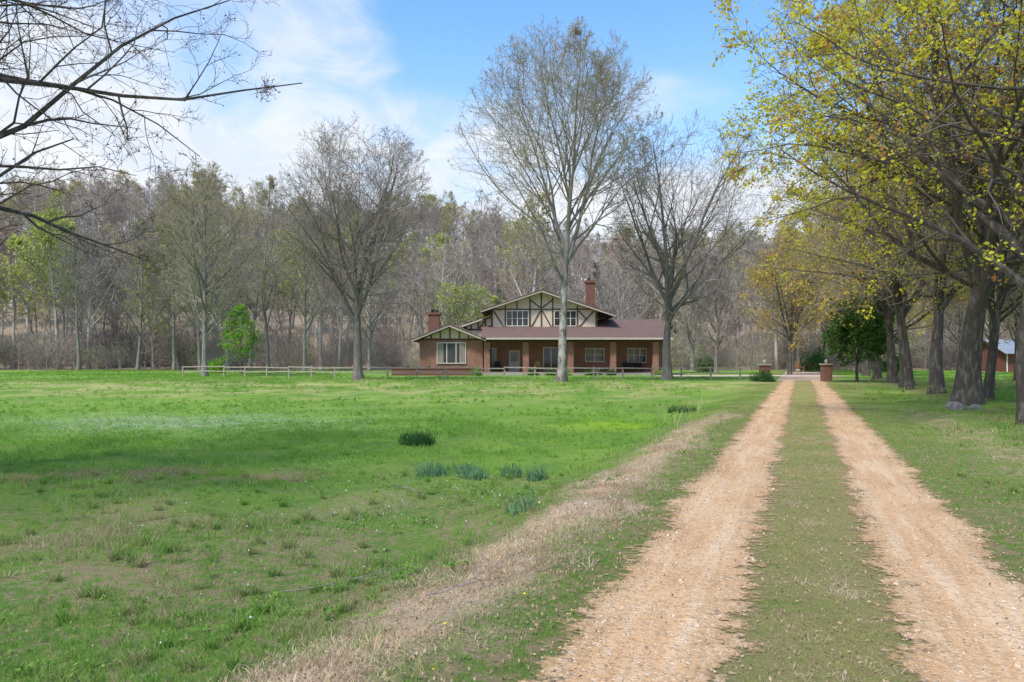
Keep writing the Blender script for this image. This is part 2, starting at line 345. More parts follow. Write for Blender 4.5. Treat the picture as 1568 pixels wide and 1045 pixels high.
tree('holly_tree',23.4,54,5.8,.10,102,2.6,fork=.2,leaders=4,lang=30,n=(32,7,5),ang=(60,50,45),twr=.01,leaf=[(9,.10,L_dgr)],bark=M_barkd,cb=.2)
tree('willow_tree',-6.2,99,11.5,.2,103,4.8,fork=.15,leaders=4,lang=30,n=(32,7,5),ang=(50,45,45),twr=.015,leaf=[(3.5,.13,L_pgr)])
tree('willow_tree',-1,103,9,.2,104,4.,fork=.15,leaders=4,lang=30,n=(32,7,5),ang=(50,45,45),twr=.015,leaf=[(3,.13,L_pgr)])
# ------------------------------------------------------------------ instancing
def scatter(name,coll,P,rot,scl,idx):
    me=bpy.data.meshes.new(name); P=np.asarray(P,np.float32); n=len(P)
    me.vertices.add(n); me.vertices.foreach_set('co',P.ravel())
    a=me.attributes.new('rot','FLOAT_VECTOR','POINT'); a.data.foreach_set('vector',np.asarray(rot,np.float32).ravel())
    a=me.attributes.new('scl','FLOAT_VECTOR','POINT'); a.data.foreach_set('vector',np.asarray(scl,np.float32).ravel())
    a=me.attributes.new('pick','INT','POINT'); a.data.foreach_set('value',np.asarray(idx,np.int32))
    o=link(bpy.data.objects.new(name,me))
    nt=bpy.data.node_groups.new(name+'_nodes','GeometryNodeTree')
    nt.interface.new_socket('Geometry',in_out='INPUT',socket_type='NodeSocketGeometry')
    nt.interface.new_socket('Geometry',in_out='OUTPUT',socket_type='NodeSocketGeometry')
    gi=nt.nodes.new('NodeGroupInput'); go=nt.nodes.new('NodeGroupOutput')
    ip=nt.nodes.new('GeometryNodeInstanceOnPoints'); ci=nt.nodes.new('GeometryNodeCollectionInfo')
    ci.inputs['Collection'].default_value=coll; ci.inputs['Separate Children'].default_value=True; ci.inputs['Reset Children'].default_value=True
    def na(nm,dt):
        q=nt.nodes.new('GeometryNodeInputNamedAttribute'); q.data_type=dt; q.inputs[0].default_value=nm; return q.outputs[0]
    L=nt.links.new
    L(gi.outputs[0],ip.inputs['Points']); L(ci.outputs[0],ip.inputs['Instance']); ip.inputs['Pick Instance'].default_value=True
    L(na('pick','INT'),ip.inputs['Instance Index']); L(na('rot','FLOAT_VECTOR'),ip.inputs['Rotation']); L(na('scl','FLOAT_VECTOR'),ip.inputs['Scale'])
    L(ip.outputs[0],go.inputs[0])
    md=o.modifiers.new('scatter','NODES'); md.node_group=nt; return o
# forest
fc=bpy.data.collections.new('forest_tree_kinds')
specs=[('a',M_ftwA,None),('b',M_ftwB,None),('c',M_ftwA,[(.6,.16,L_bud)]),('d',M_ftwB,[(.7,.14,L_fred)]),('e',M_ftwA,[(1.5,.19,L_pgr)]),('f',M_ftwB,None)]
for k,(s,tm,lf) in enumerate(specs):
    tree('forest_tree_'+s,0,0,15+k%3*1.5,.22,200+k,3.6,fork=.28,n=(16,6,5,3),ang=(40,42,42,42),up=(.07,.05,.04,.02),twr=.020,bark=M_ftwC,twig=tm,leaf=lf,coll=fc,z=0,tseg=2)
rg=np.random.default_rng(5); nq=1500; zz=1-np.sqrt(rg.random(nq)); rr=(1-zz)*2.3*rg.uniform(.35,1,nq)**.5*(.8+.25*np.sin(zz*40)); th=rg.random(nq)*6.283
C=np.stack([rr*np.cos(th),rr*np.sin(th),.4+zz*8],1); V,F=quads(rg,C,.28,.1)
P=np.array([[[0,0,z] for z in np.linspace(-.2,8,6)]]); tv,tf=tube(P,np.linspace(.14,.02,6)[None],6)
mk_mesh('forest_tree_g',np.concatenate([V,tv]),np.concatenate([F,tf+len(V)]),[L_ced,M_barkd],np.r_[np.zeros(len(F)),np.ones(len(tf))],coll=fc)
def brush(name,seed,mt,lf,coll,Hh=3.):
    rg=np.random.default_rng(seed); N=24
    S=rg.normal(0,1.2,(N,3)); S[:,2]=-.1; D=norm(np.stack([rg.normal(0,.4,N),rg.normal(0,.4,N),np.ones(N)],1))
    L=rg.uniform(.4,1.1,N)*Hh; P=grow(rg,S,D,L,5,.12,.02); R=np.linspace(.03,.015,6)[None].repeat(N,0)
    a=kids(rg,P,R,L,8,.15,1,40,12,lambda t:.5*(1.2-.6*t),.6,3,.15,.03,.016)
    b=kids(rg,*a,3,.2,1,40,12,lambda t:.5+0*t,.6,2,.15,.02,.015)
    Vs=[];Fs=[];Ms=[];o=0
    for q,k in((  (P,R),4),((a[0],a[1]),3),((b[0],b[1]),3)):
        v,f=tube(q[0],q[1],k);Vs.append(v);Fs.append(f+o);Ms.append(np.zeros(len(f)));o+=len(v)
    mats=[mt]
    if lf:
        q=b[0][:,1:].reshape(-1,3); v,f=quads(rg,q[rg.integers(0,len(q),int(lf[0]*len(q)))],lf[1],.1);Vs.append(v);Fs.append(f+o);Ms.append(np.ones(len(f)));mats.append(lf[2])
    return mk_mesh(name,np.concatenate(Vs),np.concatenate(Fs),mats,np.concatenate(Ms),coll=coll)
brush('forest_tree_h',1,M_ftwB,None,fc,5.)
brush('forest_tree_i',2,M_ftwA,(.35,.12,L_pgr),fc,4.5)
rg=np.random.default_rng(77)
def jgrid(x0,x1,y0,y1,s):
    gx,gy=np.meshgrid(np.arange(x0,x1,s),np.arange(y0,y1,s)); gx=gx.ravel()+rg.uniform(-.5,.5,gx.size)*s; gy=gy.ravel()+rg.uniform(-.5,.5,gy.size)*s
    return gx,gy
gx,gy=jgrid(-245,255,106,288,6.8)
k=(np.abs(gx)<gy*.74+14); gx,gy=gx[k],gy[k]
lo=.5+.5*np.sin(gx*.045+1.3)*np.sin(gy*.05+gx*.02); r=rg.random(len(gx))
pk=np.where(r<.24,0,np.where(r<.50,1,np.where(r<.66,2,np.where(r<.73,3,np.where(r<.73+.13*lo,4,np.where((r<.95)|(gy<140),5,6))))))
sc=rg.uniform(.65,1.25,len(gx)); 
P1=np.stack([gx,gy,height(gx,gy)-.1],1); rot=np.stack([rg.normal(0,.04,len(gx)),rg.normal(0,.04,len(gx)),rg.random(len(gx))*6.283],1)
S1=np.stack([sc*rg.uniform(.9,1.3,len(gx)),sc*1.1,sc*rg.uniform(.9,1.15,len(gx))],1)
bx,by=jgrid(-90,100,104,122,4.3); kk=np.abs(bx)<by*.74+4; bx,by=bx[kk],by[kk]
bs=rg.uniform(.4,1.25,len(bx)); P2=np.stack([bx,by,height(bx,by)],1); rot2=np.stack([0*bx,0*bx,rg.random(len(bx))*6.283],1)
pk2=np.where(rg.random(len(bx))<.74,7,8)
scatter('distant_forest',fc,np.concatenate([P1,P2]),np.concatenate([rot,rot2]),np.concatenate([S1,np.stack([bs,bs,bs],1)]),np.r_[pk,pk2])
# ------------------------------------------------------------------ grass
gc=bpy.data.collections.new('grass_kinds')
def clump(name,seed,nb,rad,h,w,mt,coll,spread=.35,bend=.5,linkit=True,tuft=0):
    rg=np.random.default_rng(seed)
    a=rg.random(nb)*6.283; r=rad*np.sqrt(rg.random(nb)); B=np.stack([r*np.cos(a),r*np.sin(a),np.full(nb,-.01)],1)
    hs=np.ones(nb)
    if tuft:
        tc=rg.integers(0,tuft,nb); ta=rg.random(tuft)*6.283; tr_=rad*np.sqrt(rg.random(tuft)); T0=np.stack([tr_*np.cos(ta),tr_*np.sin(ta)],1); th=rg.uniform(.6,1.7,tuft)
        sel=rg.random(nb)<.6; B[sel,:2]=T0[tc[sel]]+rg.normal(0,.035*h/.08,(sel.sum(),2)); hs=np.where(sel,th[tc],.75)
    hh=h*(rg.uniform(.45,1.15,nb)*hs)[:,None]; D=norm(np.stack([rg.normal(0,spread,nb),rg.normal(0,spread,nb),np.ones(nb)],1))
    D2=norm(D+np.stack([rg.normal(0,bend,nb),rg.normal(0,bend,nb),np.zeros(nb)],1))
    t=rg.random(nb)*6.283; Wd=np.stack([np.cos(t),np.sin(t),0*t],1)*w*rg.uniform(.7,1.3,nb)[:,None]
    M=B+D*hh*.55; T=M+D2*hh*.45
    V=np.stack([B-Wd,B+Wd,M+Wd*.8,M-Wd*.8,T+Wd*.1,T-Wd*.1],1).reshape(-1,3)
    b=np.arange(nb)[:,None]*6
    F=np.concatenate([b+np.array([[0,1,2,3]]),b+np.array([[3,2,4,5]])])
    return mk_mesh(name,V,F,mt,coll=coll,linkit=linkit)
M_dry=leafmat('dry_grass',(.70,.56,.40),(.48,.36,.24),2,.35)
clump('grass_clump_a',1,1300,1.,.080,.0036,M_blade,gc,.5,.6,tuft=50)
clump('grass_clump_b',2,1500,1.,.055,.0044,M_blade,gc,.8,.8,tuft=40)
clump('grass_clump_c',3,1200,1.,.11,.0042,M_blade,gc,.45,tuft=32)
clump('grass_clump_d',4,1100,2.,.085,.007,M_blade,gc,.6,tuft=60)
clump('grass_clump_e',5,900,4.,.11,.018,M_blade,gc,.6,tuft=60)
clump('grass_clump_f',6,80,.24,.13,.0034,M_dry,gc,1.2,.9)
clump('grass_clump_g',7,190,.9,.095,.0034,M_dry,gc,1.3,.8)
clump('grass_clump_h',8,140,.34,.06,.0036,M_blade,gc,.7,.8)
rg8=np.random.default_rng(9); C=[];
for i in range(26):
    a=rg8.random()*6.283; r_=1.*math.sqrt(rg8.random()); m_=rg8.integers(6,14)
    C.append(np.stack([r_*math.cos(a)+rg8.normal(0,.035,m_),r_*math.sin(a)+rg8.normal(0,.035,m_),rg8.uniform(.015,.05,m_)],1))
v,f=quads(rg8,np.concatenate(C),.020,.004,.6,1.6); mk_mesh('grass_clump_i',v,f,leafmat('weed_leaves',(.15,.28,.06),(.24,.36,.08),3,.35),coll=gc)
clump('grass_clump_j',12,70,.055,.17,.0042,M_blade,gc,.42,.6)
def zone(y0,y1,dens,kinds,probs,smin,smax,umin=1.55,umed=.5,extra=2.,cond=None):
    A=(y1-y0)*(1.5*y1+2*extra); n=int(A*dens)
    y=rg.uniform(y0,y1,n); x=rg.uniform(-.75*y1-extra,.75*y1+extra,n); k=np.abs(x)<.70*y+extra
    x,y=x[k],y[k]; u=uu(x,y); au=np.abs(u)
    keep=(au>umin+rg.normal(0,.10,len(x)))
    if cond is not None: keep&=cond(x,y,u)
    x,y,au=x[keep],y[keep],au[keep]
    s=rg.uniform(smin,smax,len(x)); sz=s*np.where(au<3.2,.75,1.)
    return (np.stack([x,y,height(x,y)],1),np.stack([s,s,sz],1),rg.choice(kinds,len(x),p=probs))
Z=[zone(1.2,7,1.1,[0,1,2,6,8],[.30,.28,.07,.13,.22],.8,1.1,2.45),
   zone(7,14,.75,[0,1,2,6,8],[.34,.28,.14,.12,.12],.9,1.3,2.5),
   zone(14,26,.38,[2,3],[.2,.8],.9,1.2,3.3),
   zone(26,60,.085,[4,3],[.8,.2],.7,1.1,5.0),
   zone(56,100,.035,[4],[1.],.9,1.3,6,cond=lambda x,y,u:~((x>-16)&(x<31)&(y>66)&(y<92))),
   zone(1.5,14,3.2,[9],[1.],.4,1.15,2.0,cond=lambda x,y,u:((u<-3.1)|(u>2.2))&(np.sin(x*1.1+y*.6)+np.sin(y*1.7-x*.5)>-.7))]
def strip_(n,y0,y1,pw,uf,sc,kinds,p,zs=1.):
    y=y0+(y1-y0)*rg.random(n)**pw; x=.363*y+.13+uf(n,y); s=rg.uniform(*sc,n); Z.append((np.stack([x,y,height(x,y)],1),np.stack([s,s,s*zs],1),rg.choice(kinds,n,p=p)))
strip_(560,1.2,31,1.5,lambda n,y:rg.uniform(-.38,.38,n),(.4,.65),[7,5],[.88,.12],.9)
strip_(900,1.2,27,1.5,lambda n,y:rg.choice([-1,1],n)*(1.62+rg.normal(0,.10,n)),(.25,.5),[7],[1.],1.2)
strip_(1100,1.2,50,1.3,lambda n,y:rg.choice([-1,1],n)*rg.uniform(1.85,4.2,n),(.8,1.3),[7],[1.],.9)
n=1050; y=1.3+23*rg.random(n)**1.2; uo=-2.66+rg.normal(0,.24,n)+.20*np.sin(y*.9)+.16*np.sin(y*2.3); x=.363*y+.13+uo
s=rg.uniform(.5,1.2,n)*(.75+.25*np.sin(y*3.1)); Z.append((np.stack([x,y,height(x,y)],1),np.stack([s,s,s*.8],1),np.full(n,5)))
n=300; y=rg.uniform(5,28,n); x=.363*y+.13+3.7+rg.normal(0,.4,n); s=rg.uniform(.4,.9,n); Z.append((np.stack([x,y,height(x,y)],1),np.stack([s,s,s*.6],1),np.full(n,5)))
P=np.concatenate([q[0] for q in Z]);S=np.concatenate([q[1] for q in Z]);I=np.concatenate([q[2] for q in Z])
e=.4; hx=(height(P[:,0]+e,P[:,1])-height(P[:,0]-e,P[:,1]))/(2*e); hy=(height(P[:,0],P[:,1]+e)-height(P[:,0],P[:,1]-e))/(2*e)
rot=[]
for a,b,t in zip(hx,hy,rg.random(len(P))*6.283):
    q=Vector((0,0,1)).rotation_difference(Vector((-a,-b,1)))
    rot.append((q.to_matrix()@Euler((0,0,t)).to_matrix()).to_euler())
scatter('grass',gc,P,np.array([list(r_) for r_ in rot]),S,I)
sc_=bpy.data.collections.new('stone_kinds')
M_st=mat('pebbles',(.66,.53,.40),(.44,.31,.20),30)
def rock(name,seed,mt,coll=None,size=1.,linkit=True,sub=2):
    import bmesh
    bm=bmesh.new(); bmesh.ops.create_icosphere(bm,subdivisions=sub,radius=1.); rg=np.random.default_rng(seed)
    ph=rg.random(6)*6
    for v in bm.verts:
        c=v.co; f=1+.18*math.sin(c.x*3+ph[0])+.15*math.sin(c.y*4+ph[1])+.12*math.sin(c.z*5+ph[2])
        v.co=Vector((c.x*f,c.y*f*.8,c.z*f*.55))*size
    me=bpy.data.meshes.new(name); bm.to_mesh(me); bm.free(); me.materials.append(mt)
    o=bpy.data.objects.new(name,me); link(o,coll); return o
for k in range(3): rock('stone_'+'abc'[k],k,M_st,sc_,.011,sub=1)
n=4600; y=1.8+17*rg.random(n)**1.5; side=np.where(rg.random(n)<.5,-1,1); au=1.03+np.where(rg.random(n)<.5,rg.normal(0,.3,n),rg.choice([-.42,.42],n)+rg.normal(0,.1,n)); x=.363*y+.13+side*au
s=rg.uniform(.3,1.1,n)**1.5*np.where(rg.random(n)<.05,2.1,1)
scatter('gravel_stones',sc_,np.stack([x,y,height(x,y)+.01],1),rg.random((n,3))*np.array([.6,.6,6.28]),np.stack([s,s,s],1),rg.integers(0,3,n))
M_lit=leafmat('leaf_litter_brown',(.26,.17,.10),(.50,.37,.25),6,.2)
n=26000; y=1.5+26*rg.random(n)**1.4
typ=rg.random(n); uo=np.where(typ<.16,rg.normal(0,.35,n),np.where(typ<.5,-2.1+rg.normal(0,.5,n),np.where(typ<.66,2.0+rg.normal(0,.5,n),np.where(typ<.76,5+rg.normal(0,1.2,n),-5+rg.normal(0,2.5,n)))))
x=.363*y+.13+uo; V,F=quads(rg,np.stack([x,y,height(x,y)+.03],1),.014,.014,.5,.8); mk_mesh('leaf_litter',V,F,M_lit)
M_flw=leafmat('white_petals',(.72,.72,.70),(.6,.6,.6),3,.2)
n=6000; y=rg.normal(24.8,2.,n); x=rg.normal(-10.8,3.4,n); 
n2=260; x=np.r_[x,rg.normal(-1.6,1.6,n2),rg.uniform(-8,0,160)]; y=np.r_[y,rg.normal(10.5,1.6,n2),rg.uniform(4,20,160)]
V,F=quads(rg,np.stack([x,y,height(x,y)+.10+0*x],1),.0105,.02,.9,1.); mk_mesh('wildflowers',V,F,M_flw)
M_yf=leafmat('yellow_petals',(.8,.6,.03),(.75,.5,.03),3,.2)
n=22; y=rg.uniform(4,9,n); x=.363*y+.13-1.9+rg.normal(0,.25,n); V,F=quads(rg,np.stack([x,y,height(x,y)+.07],1),.012,.01,.9,4.); mk_mesh('dandelions',V,F,M_yf)
for k,(x,y,rd,h,nb) in enumerate([(-2.25,19,.42,.36,420),(-1.35,13.7,.30,.3,130),(-.65,13.4,.28,.28,110),(.0,13.9,.2,.3,70),(.4,13.3,.18,.3,90),(6.3,29.5,.55,.35,300),(-.9,14.5,.25,.25,70),(.1,9.5,.2,.26,40)]):
    o=clump('daffodil_clump',300+k,nb,rd,h,.009,L_daf if k not in(0,5) else L_shr,None,.28,.5); o.location=(x,y,float(height(x,y)))
for k,(x,y) in enumerate([(5.9,25.5),(4.9,22.5),(-.9,20),(4.2,21)]):
    o=clump('dry_weeds',330+k,9,.35,.8,.005,M_dry,None,.18,.3); o.location=(x,y,float(height(x,y)))
def fallen(x,y,L,a,seed):
    rg=np.random.default_rng(seed); S=np.array([[0,0,.05]]); D=np.array([[math.cos(a),math.sin(a),.06]])
    P=grow(rg,S,D,np.array([L]),8,.1,0); R=np.linspace(.010,.003,9)[None]
    a1=kids(rg,P,R,np.array([L]),7,.2,1,45,10,lambda t:.4+0*t,.6,4,.12,0,.0025); b=kids(rg,*a1,4,.2,1,45,10,lambda t:.4+0*t,.6,3,.12,0,.002)
    Vs=[];Fs=[];o=0
    for q in((P,R),(a1[0],a1[1]),(b[0],b[1])):
        v,f=tube(q[0],q[1],4); v=v.copy(); v[:,2]=np.abs(v[:,2])*.6+.05; Vs.append(v);Fs.append(f+o);o+=len(v)
    ob=mk_mesh('fallen_branch',np.concatenate(Vs),np.concatenate(Fs),M_bark); ob.location=(x,y,float(height(x,y)))
fallen(-1.9,6.6,1.2,.1,1); fallen(-.6,5.6,1.1,.6,2); fallen(-1.4,12,.9,2.2,3)
M_rock=mat('rock_grey',(.28,.26,.24),(.15,.14,.13),8,.9,.03,15)
for x,y,s in((14.3,25.6,.36),(14.75,25.4,.24),(16.1,27.5,.3)):
    o=rock('field_rock',int(x*10),M_rock,None,s); o.location=(x,y,float(height(x,y))+.03)
# ------------------------------------------------------------------ part builder
class Part:
    def __init__(s): s.V=[];s.F=[]
    def hexa(s,c):
        o=len(s.V); s.V+= [tuple(p) for p in c]
        s.F+=[(o,o+3,o+2,o+1),(o+4,o+5,o+6,o+7),(o,o+1,o+5,o+4),(o+1,o+2,o+6,o+5),(o+2,o+3,o+7,o+6),(o+3,o,o+4,o+7)]
    def box(s,x0,x1,y0,y1,z0,z1):
        s.hexa([(x0,y0,z0),(x1,y0,z0),(x1,y1,z0),(x0,y1,z0),(x0,y0,z1),(x1,y0,z1),(x1,y1,z1),(x0,y1,z1)])
    def beam(s,a,b,y,w,d):
        ax,az=a;bx,bz=b; L=math.hypot(bx-ax,bz-az); nx,nz=-(bz-az)/L*w/2,(bx-ax)/L*w/2
        s.hexa([(ax-nx,y,az-nz),(bx-nx,y,bz-nz),(bx-nx,y+d,bz-nz),(ax-nx,y+d,az-nz),(ax+nx,y,az+nz),(bx+nx,y,bz+nz),(bx+nx,y+d,bz+nz),(ax+nx,y+d,az+nz)])
    def slab(s,p,t):
        s.hexa([(a,b,c-t) for a,b,c in p]+list(p))
    def prism(s,poly,y0,y1):
        for i in range(1,len(poly)-1):
            a,b,c=poly[0],poly[i],poly[i+1]; o=len(s.V)
            s.V+=[(a[0],y0,a[1]),(b[0],y0,b[1]),(c[0],y0,c[1]),(a[0],y1,a[1]),(b[0],y1,b[1]),(c[0],y1,c[1])]
            s.F+=[(o,o+1,o+2),(o+5,o+4,o+3)]
    def make(s,name,mt,parent=None):
        me=bpy.data.meshes.new(name); me.from_pydata(s.V,[],s.F); me.materials.append(mt); me.update()
        o=link(bpy.data.objects.new(name,me)); o.parent=parent; return o
def empty(name,loc=(0,0,0)):
    e=link(bpy.data.objects.new(name,None)); e.location=loc; return e
def brickmat(name,c1,c2,mortar):
    m,g,out=newmat(name); pos=g.n('ShaderNodeTexCoord').outputs['Object']; s=g.n('ShaderNodeSeparateXYZ',{0:pos})
    v=g.n('ShaderNodeCombineXYZ',{0:g.m('ADD',s.outputs[0],s.outputs[1]),1:s.outputs[2]}).outputs[0]
    b=g.n('ShaderNodeTexBrick',{'Vector':v,'Color1':(*c1,1),'Color2':(*c2,1),'Mortar':(*mortar,1),'Scale':1.,'Brick Width':.22,'Row Height':.075,'Mortar Size':.008})
    c=g.mix(g.ramp(g.noise(pos,1.5,4),.3,.7,0,.35),b.outputs[0],(.15,.075,.05))
    p=g.n('ShaderNodeBsdfPrincipled',{'Base Color':c,'Roughness':.9,'Specular IOR Level':.15})
    g.nt.links.new(p.outputs[0],out.inputs[0]); return m
M_brick=brickmat('brick_red_brown',(.36,.15,.09),(.25,.105,.065),(.40,.31,.25))
M_brickd=brickmat('brick_dark',(.22,.085,.055),(.16,.065,.05),(.24,.17,.14))
M_stuc=mat('stucco_cream',(.72,.61,.47),(.64,.54,.42),2,.9)
M_tim=mat('timber_brown',(.09,.05,.035),(.13,.075,.05),3,.7)
M_trim=mat('trim_cream',(.56,.50,.41),(.50,.44,.36),2,.6)
M_win=mat('window_frame_white',(.74,.70,.62),None,rough=.5)
M_glass=mat('window_glass',(.015,.018,.02),(.05,.05,.05),.8,.06,spec=.6)
M_curt=mat('curtains',(.38,.33,.26),(.22,.19,.15),6,.9,stretch=(3,1,.2))
M_conc=mat('porch_concrete',(.42,.38,.33),(.34,.3,.26),2,.9)
M_wood=mat('wood_weathered',(.44,.37,.29),(.30,.25,.20),4,.85,stretch=(1,1,3))
M_teak=mat('wood_orange',(.48,.26,.12),(.38,.2,.09),5,.7)
M_iron=mat('iron_black',(.02,.02,.02),None,rough=.5)
def roofmat(name,c1,c2):
    m,g,out=newmat(name); pos=g.n('ShaderNodeTexCoord').outputs['Object']; s=g.n('ShaderNodeSeparateXYZ',{0:pos})
    v=g.n('ShaderNodeCombineXYZ',{0:g.m('ADD',s.outputs[0],0.),1:g.m('MULTIPLY',s.outputs[2],3.)}).outputs[0]
    b=g.n('ShaderNodeTexBrick',{'Vector':v,'Color1':(*c1,1),'Color2':(*c2,1),'Mortar':(.07,.045,.04,1),'Scale':1.,'Brick Width':.32,'Row Height':.2,'Mortar Size':.012})
    c=g.mix(g.ramp(g.noise(pos,.7,5),.35,.7,0,.5),b.outputs[0],(.15,.11,.10))
    p=g.n('ShaderNodeBsdfPrincipled',{'Base Color':c,'Roughness':.95,'Specular IOR Level':.1}); g.nt.links.new(p.outputs[0],out.inputs[0]); return m
M_roof=roofmat('roof_shingles',(.21,.13,.11),(.16,.105,.09))
# ------------------------------------------------------------------ house
house=empty('brick_house',(0,0,0))
wall=Part(); wall.box(-8.7,-2.75,75,85,-.2,3.3); wall.box(-2.75,14.3,77.5,86,-.2,3.4)
wall.prism([(-8.7,3.3),(-2.75,3.3),(-5.85,4.5)],84.9,85)
wall.make('brick_walls',M_brick,house)
post=Part()
for x in(-2.35,1.3,5.5,9.5,13.5): post.box(x-.28,x+.28,74.75,75.3,.2,3.12)
post.make('porch_posts',M_brick,house)
fl=Part(); fl.box(-2.745,14.4,74.4,77.5,-.2,.22); fl.box(-.8,1.,73.8,74.4,-.2,.1); fl.make('porch_floor',M_conc,house)
bm_=Part(); bm_.box(-2.75,14.3,74.85,75.2,3.122,3.34); bm_.make('porch_beam',M_tim,house)
ret=Part(); ret.box(14.3,14.6,75.1,86,-.1,3.4)
ret.hexa([(14.3,75.1,3.4),(14.6,75.1,3.4),(14.6,86,3.4),(14.3,86,3.4),(14.3,79.8,5.1),(14.6,79.8,5.1),(14.6,80.2,5.1),(14.3,80.2,5.1)])
ret.make('end_gable_wall',M_stuc,house)
rf=Part(); 
rf.slab([(-2.9,74.1,3.50),(14.95,74.1,3.50),(14.95,80,5.48),(-2.9,80,5.48)],.16)
rf.slab([(14.95,86.4,3.35),(-2.9,86.4,3.35),(-2.9,80.002,5.478),(14.95,80.002,5.478)],.16)
rf.slab([(-9.4,74.2,3.30),(-5.85,74.2,4.72),(-5.85,85.3,4.72),(-9.4,85.3,3.30)][::-1],.16)
rf.slab([(-5.848,74.2,4.72),(-2.45,74.2,3.36),(-2.45,85.3,3.36),(-5.848,85.3,4.72)][::-1],.16)
ax,az=2.85,8.15
rf.slab([(-3.0,76.7,az-(ax+3.0)*.335),(ax,76.7,az),(ax,86.6,az),(-3.0,86.6,az-(ax+3.0)*.335)][::-1],.16)
rf.slab([(ax+.002,76.7,az),(9.95,76.7,az-(9.95-ax)*.335),(9.95,86.6,az-(9.95-ax)*.335),(ax+.002,86.6,az)][::-1],.16)
rf.slab([(-4.9,77.4,4.75),(-2.0,77.4,5.75),(-2.0,85.8,5.75),(-4.9,85.8,4.75)][::-1],.14)
rf.make('roofs',M_roof,house)
st=Part(); Y0=77.5
uz=lambda x: az-.17-abs(x-ax)*.335
st.box(-2.03,8.3,Y0,86,3.9,uz(8.3)); st.box(-4.4,-2.032,Y0+.4,85.6,3.6,4.72)
def gable(x0,z0,x1,z1,xm,zm,ya,yb):
    o=len(st.V); st.V+=[(x0,ya,z0),(x1,ya,z1),(xm,ya,zm),(x0,yb,z0),(x1,yb,z1),(xm,yb,zm)]
    st.F+=[(o,o+1,o+2),(o+5,o+4,o+3),(o,o+2,o+5,o+3),(o+2,o+1,o+4,o+5),(o+1,o,o+3,o+4)]
gable(-2.03,uz(8.3)+.001,8.3,uz(8.3)+.001,ax,uz(ax),Y0,86)
gable(-2.03,uz(8.3)+.002,ax,uz(ax),-2.03,uz(-2.03),Y0+.001,85.99)
gable(-4.4,4.721,-2.032,4.721,-2.032,5.58,Y0+.4,85.6)
gable(-8.7,3.302,-2.75,3.302,-5.85,4.50,75,84.8)
st.make('stucco_panels',M_stuc,house)
tm=Part(); yb=Y0-.06
tm.box(-2.03,8.3,yb-.004,Y0,4.28,4.46)
tm.beam((-1.95,4.5),(-1.95,uz(-1.95)-.05),yb,.16,.06); tm.beam((8.2,4.5),(8.2,uz(8.2)-.05),yb,.16,.06)
tm.box(-1.85,8.1,yb-.003,Y0,6.29,6.40)
for x in(-.65,1.75,2.85,3.95,6.35): tm.box(x-.06,x+.06,yb,Y0,4.46,6.29)
for x in(-.65,.5,1.75,3.95,5.1,6.35): tm.box(x-.055,x+.055,yb,Y0,6.40,uz(x)-.12)
def br(a,b): tm.beam(a,b,yb+.008,.12,.05)
br((-1.8,6.2),(-.8,4.6)); br((8.0,6.2),(6.5,4.6)); br((6.5,6.2),(7.2,5.4)); 
br((1.85,4.55),(2.75,6.2)); br((3.85,4.55),(2.95,6.2))
br((2.75,6.5),(1.85,7.2)); br((2.95,6.5),(3.85,7.2)); tm.box(2.79,2.91,yb,Y0,6.40,uz(2.85)-.12)
for x in(-4.0,-3.3,-2.6): tm.beam((x,4.45),(x,4.72+(x+4.4)*.36),Y0+.34,.12,.06)
tm.box(-4.4,-2.035,Y0+.33,Y0+.4,4.3,4.46); tm.beam((-3.25,4.5),(-2.65,5.2),Y0+.35,.12,.05)
tm.box(-8.7,-2.75,74.93,75,3.28,3.44)
for x in(-7.6,-6.75,-5.85,-4.95,-4.1): tm.beam((x,3.44),(x,4.44-abs(x+5.85)*.40),74.94,.11,.06)
tm.make('timbers',M_tim,house)
tr=Part()
def barge(x0,z0,x1,z1,y,w=.17): tr.beam((x0,z0),(x1,z1),y,w,.05)
barge(-3.0,az-(ax+3.0)*.335-.1,ax,az-.1,76.64); barge(ax,az-.1,9.95,az-(9.95-ax)*.335-.1,76.64)
barge(-9.4,3.2,-5.85,4.62,74.14); barge(-5.85,4.62,-2.45,3.26,74.14); barge(-4.9,4.66,-2.9,5.35,77.34,.14)
tr.box(-2.4,14.97,74.03,74.09,3.32,3.5)
tr.make('fascia_trim',M_trim,house)
tl_=Part()
tl_.beam((-3.0,az-(ax+3.0)*.335+.03),(ax,az+.03),76.60,.08,.1); tl_.beam((ax,az+.03),(9.95,az-(9.95-ax)*.335+.03),76.60,.08,.1)
tl_.beam((-9.4,3.32),(-5.85,4.75),74.1,.08,.1); tl_.beam((-5.85,4.75),(-2.45,3.39),74.1,.08,.1)
tl_.make('drip_edge',M_roof,house)
fr=Part(); gl=Part(); cu=Part()
def window(x0,x1,z0,z1,y,nx,nz,curt=True):
    gl.box(x0,x1,y-.03,y-.002,z0,z1)
    t=.07
    fr.box(x0-t,x1+t,y-.09,y-.001,z1,z1+t); fr.box(x0-t,x1+t,y-.11,y-.001,z0-t,z0)
    fr.box(x0-t,x0,y-.09,y-.001,z0,z1); fr.box(x1,x1+t,y-.09,y-.001,z0,z1)
    for i in range(1,nx): xx=x0+(x1-x0)*i/nx; fr.box(xx-.035,xx+.035,y-.08,y-.031,z0,z1)
    for i in range(1,nz): zz=z0+(z1-z0)*i/nz; fr.box(x0,x1,y-.075,y-.031,zz-.02,zz+.02)
window(-7.0,-4.4,1.15,3.0,75,3,1); 
for a,b in((-6.95,-6.45),(-4.95,-4.45)): cu.box(a,b,74.955,74.968,1.17,2.98)
window(-.5,1.55,4.75,6.15,Y0,4,2); window(4.15,6.2,4.75,6.15,Y0,4,2)
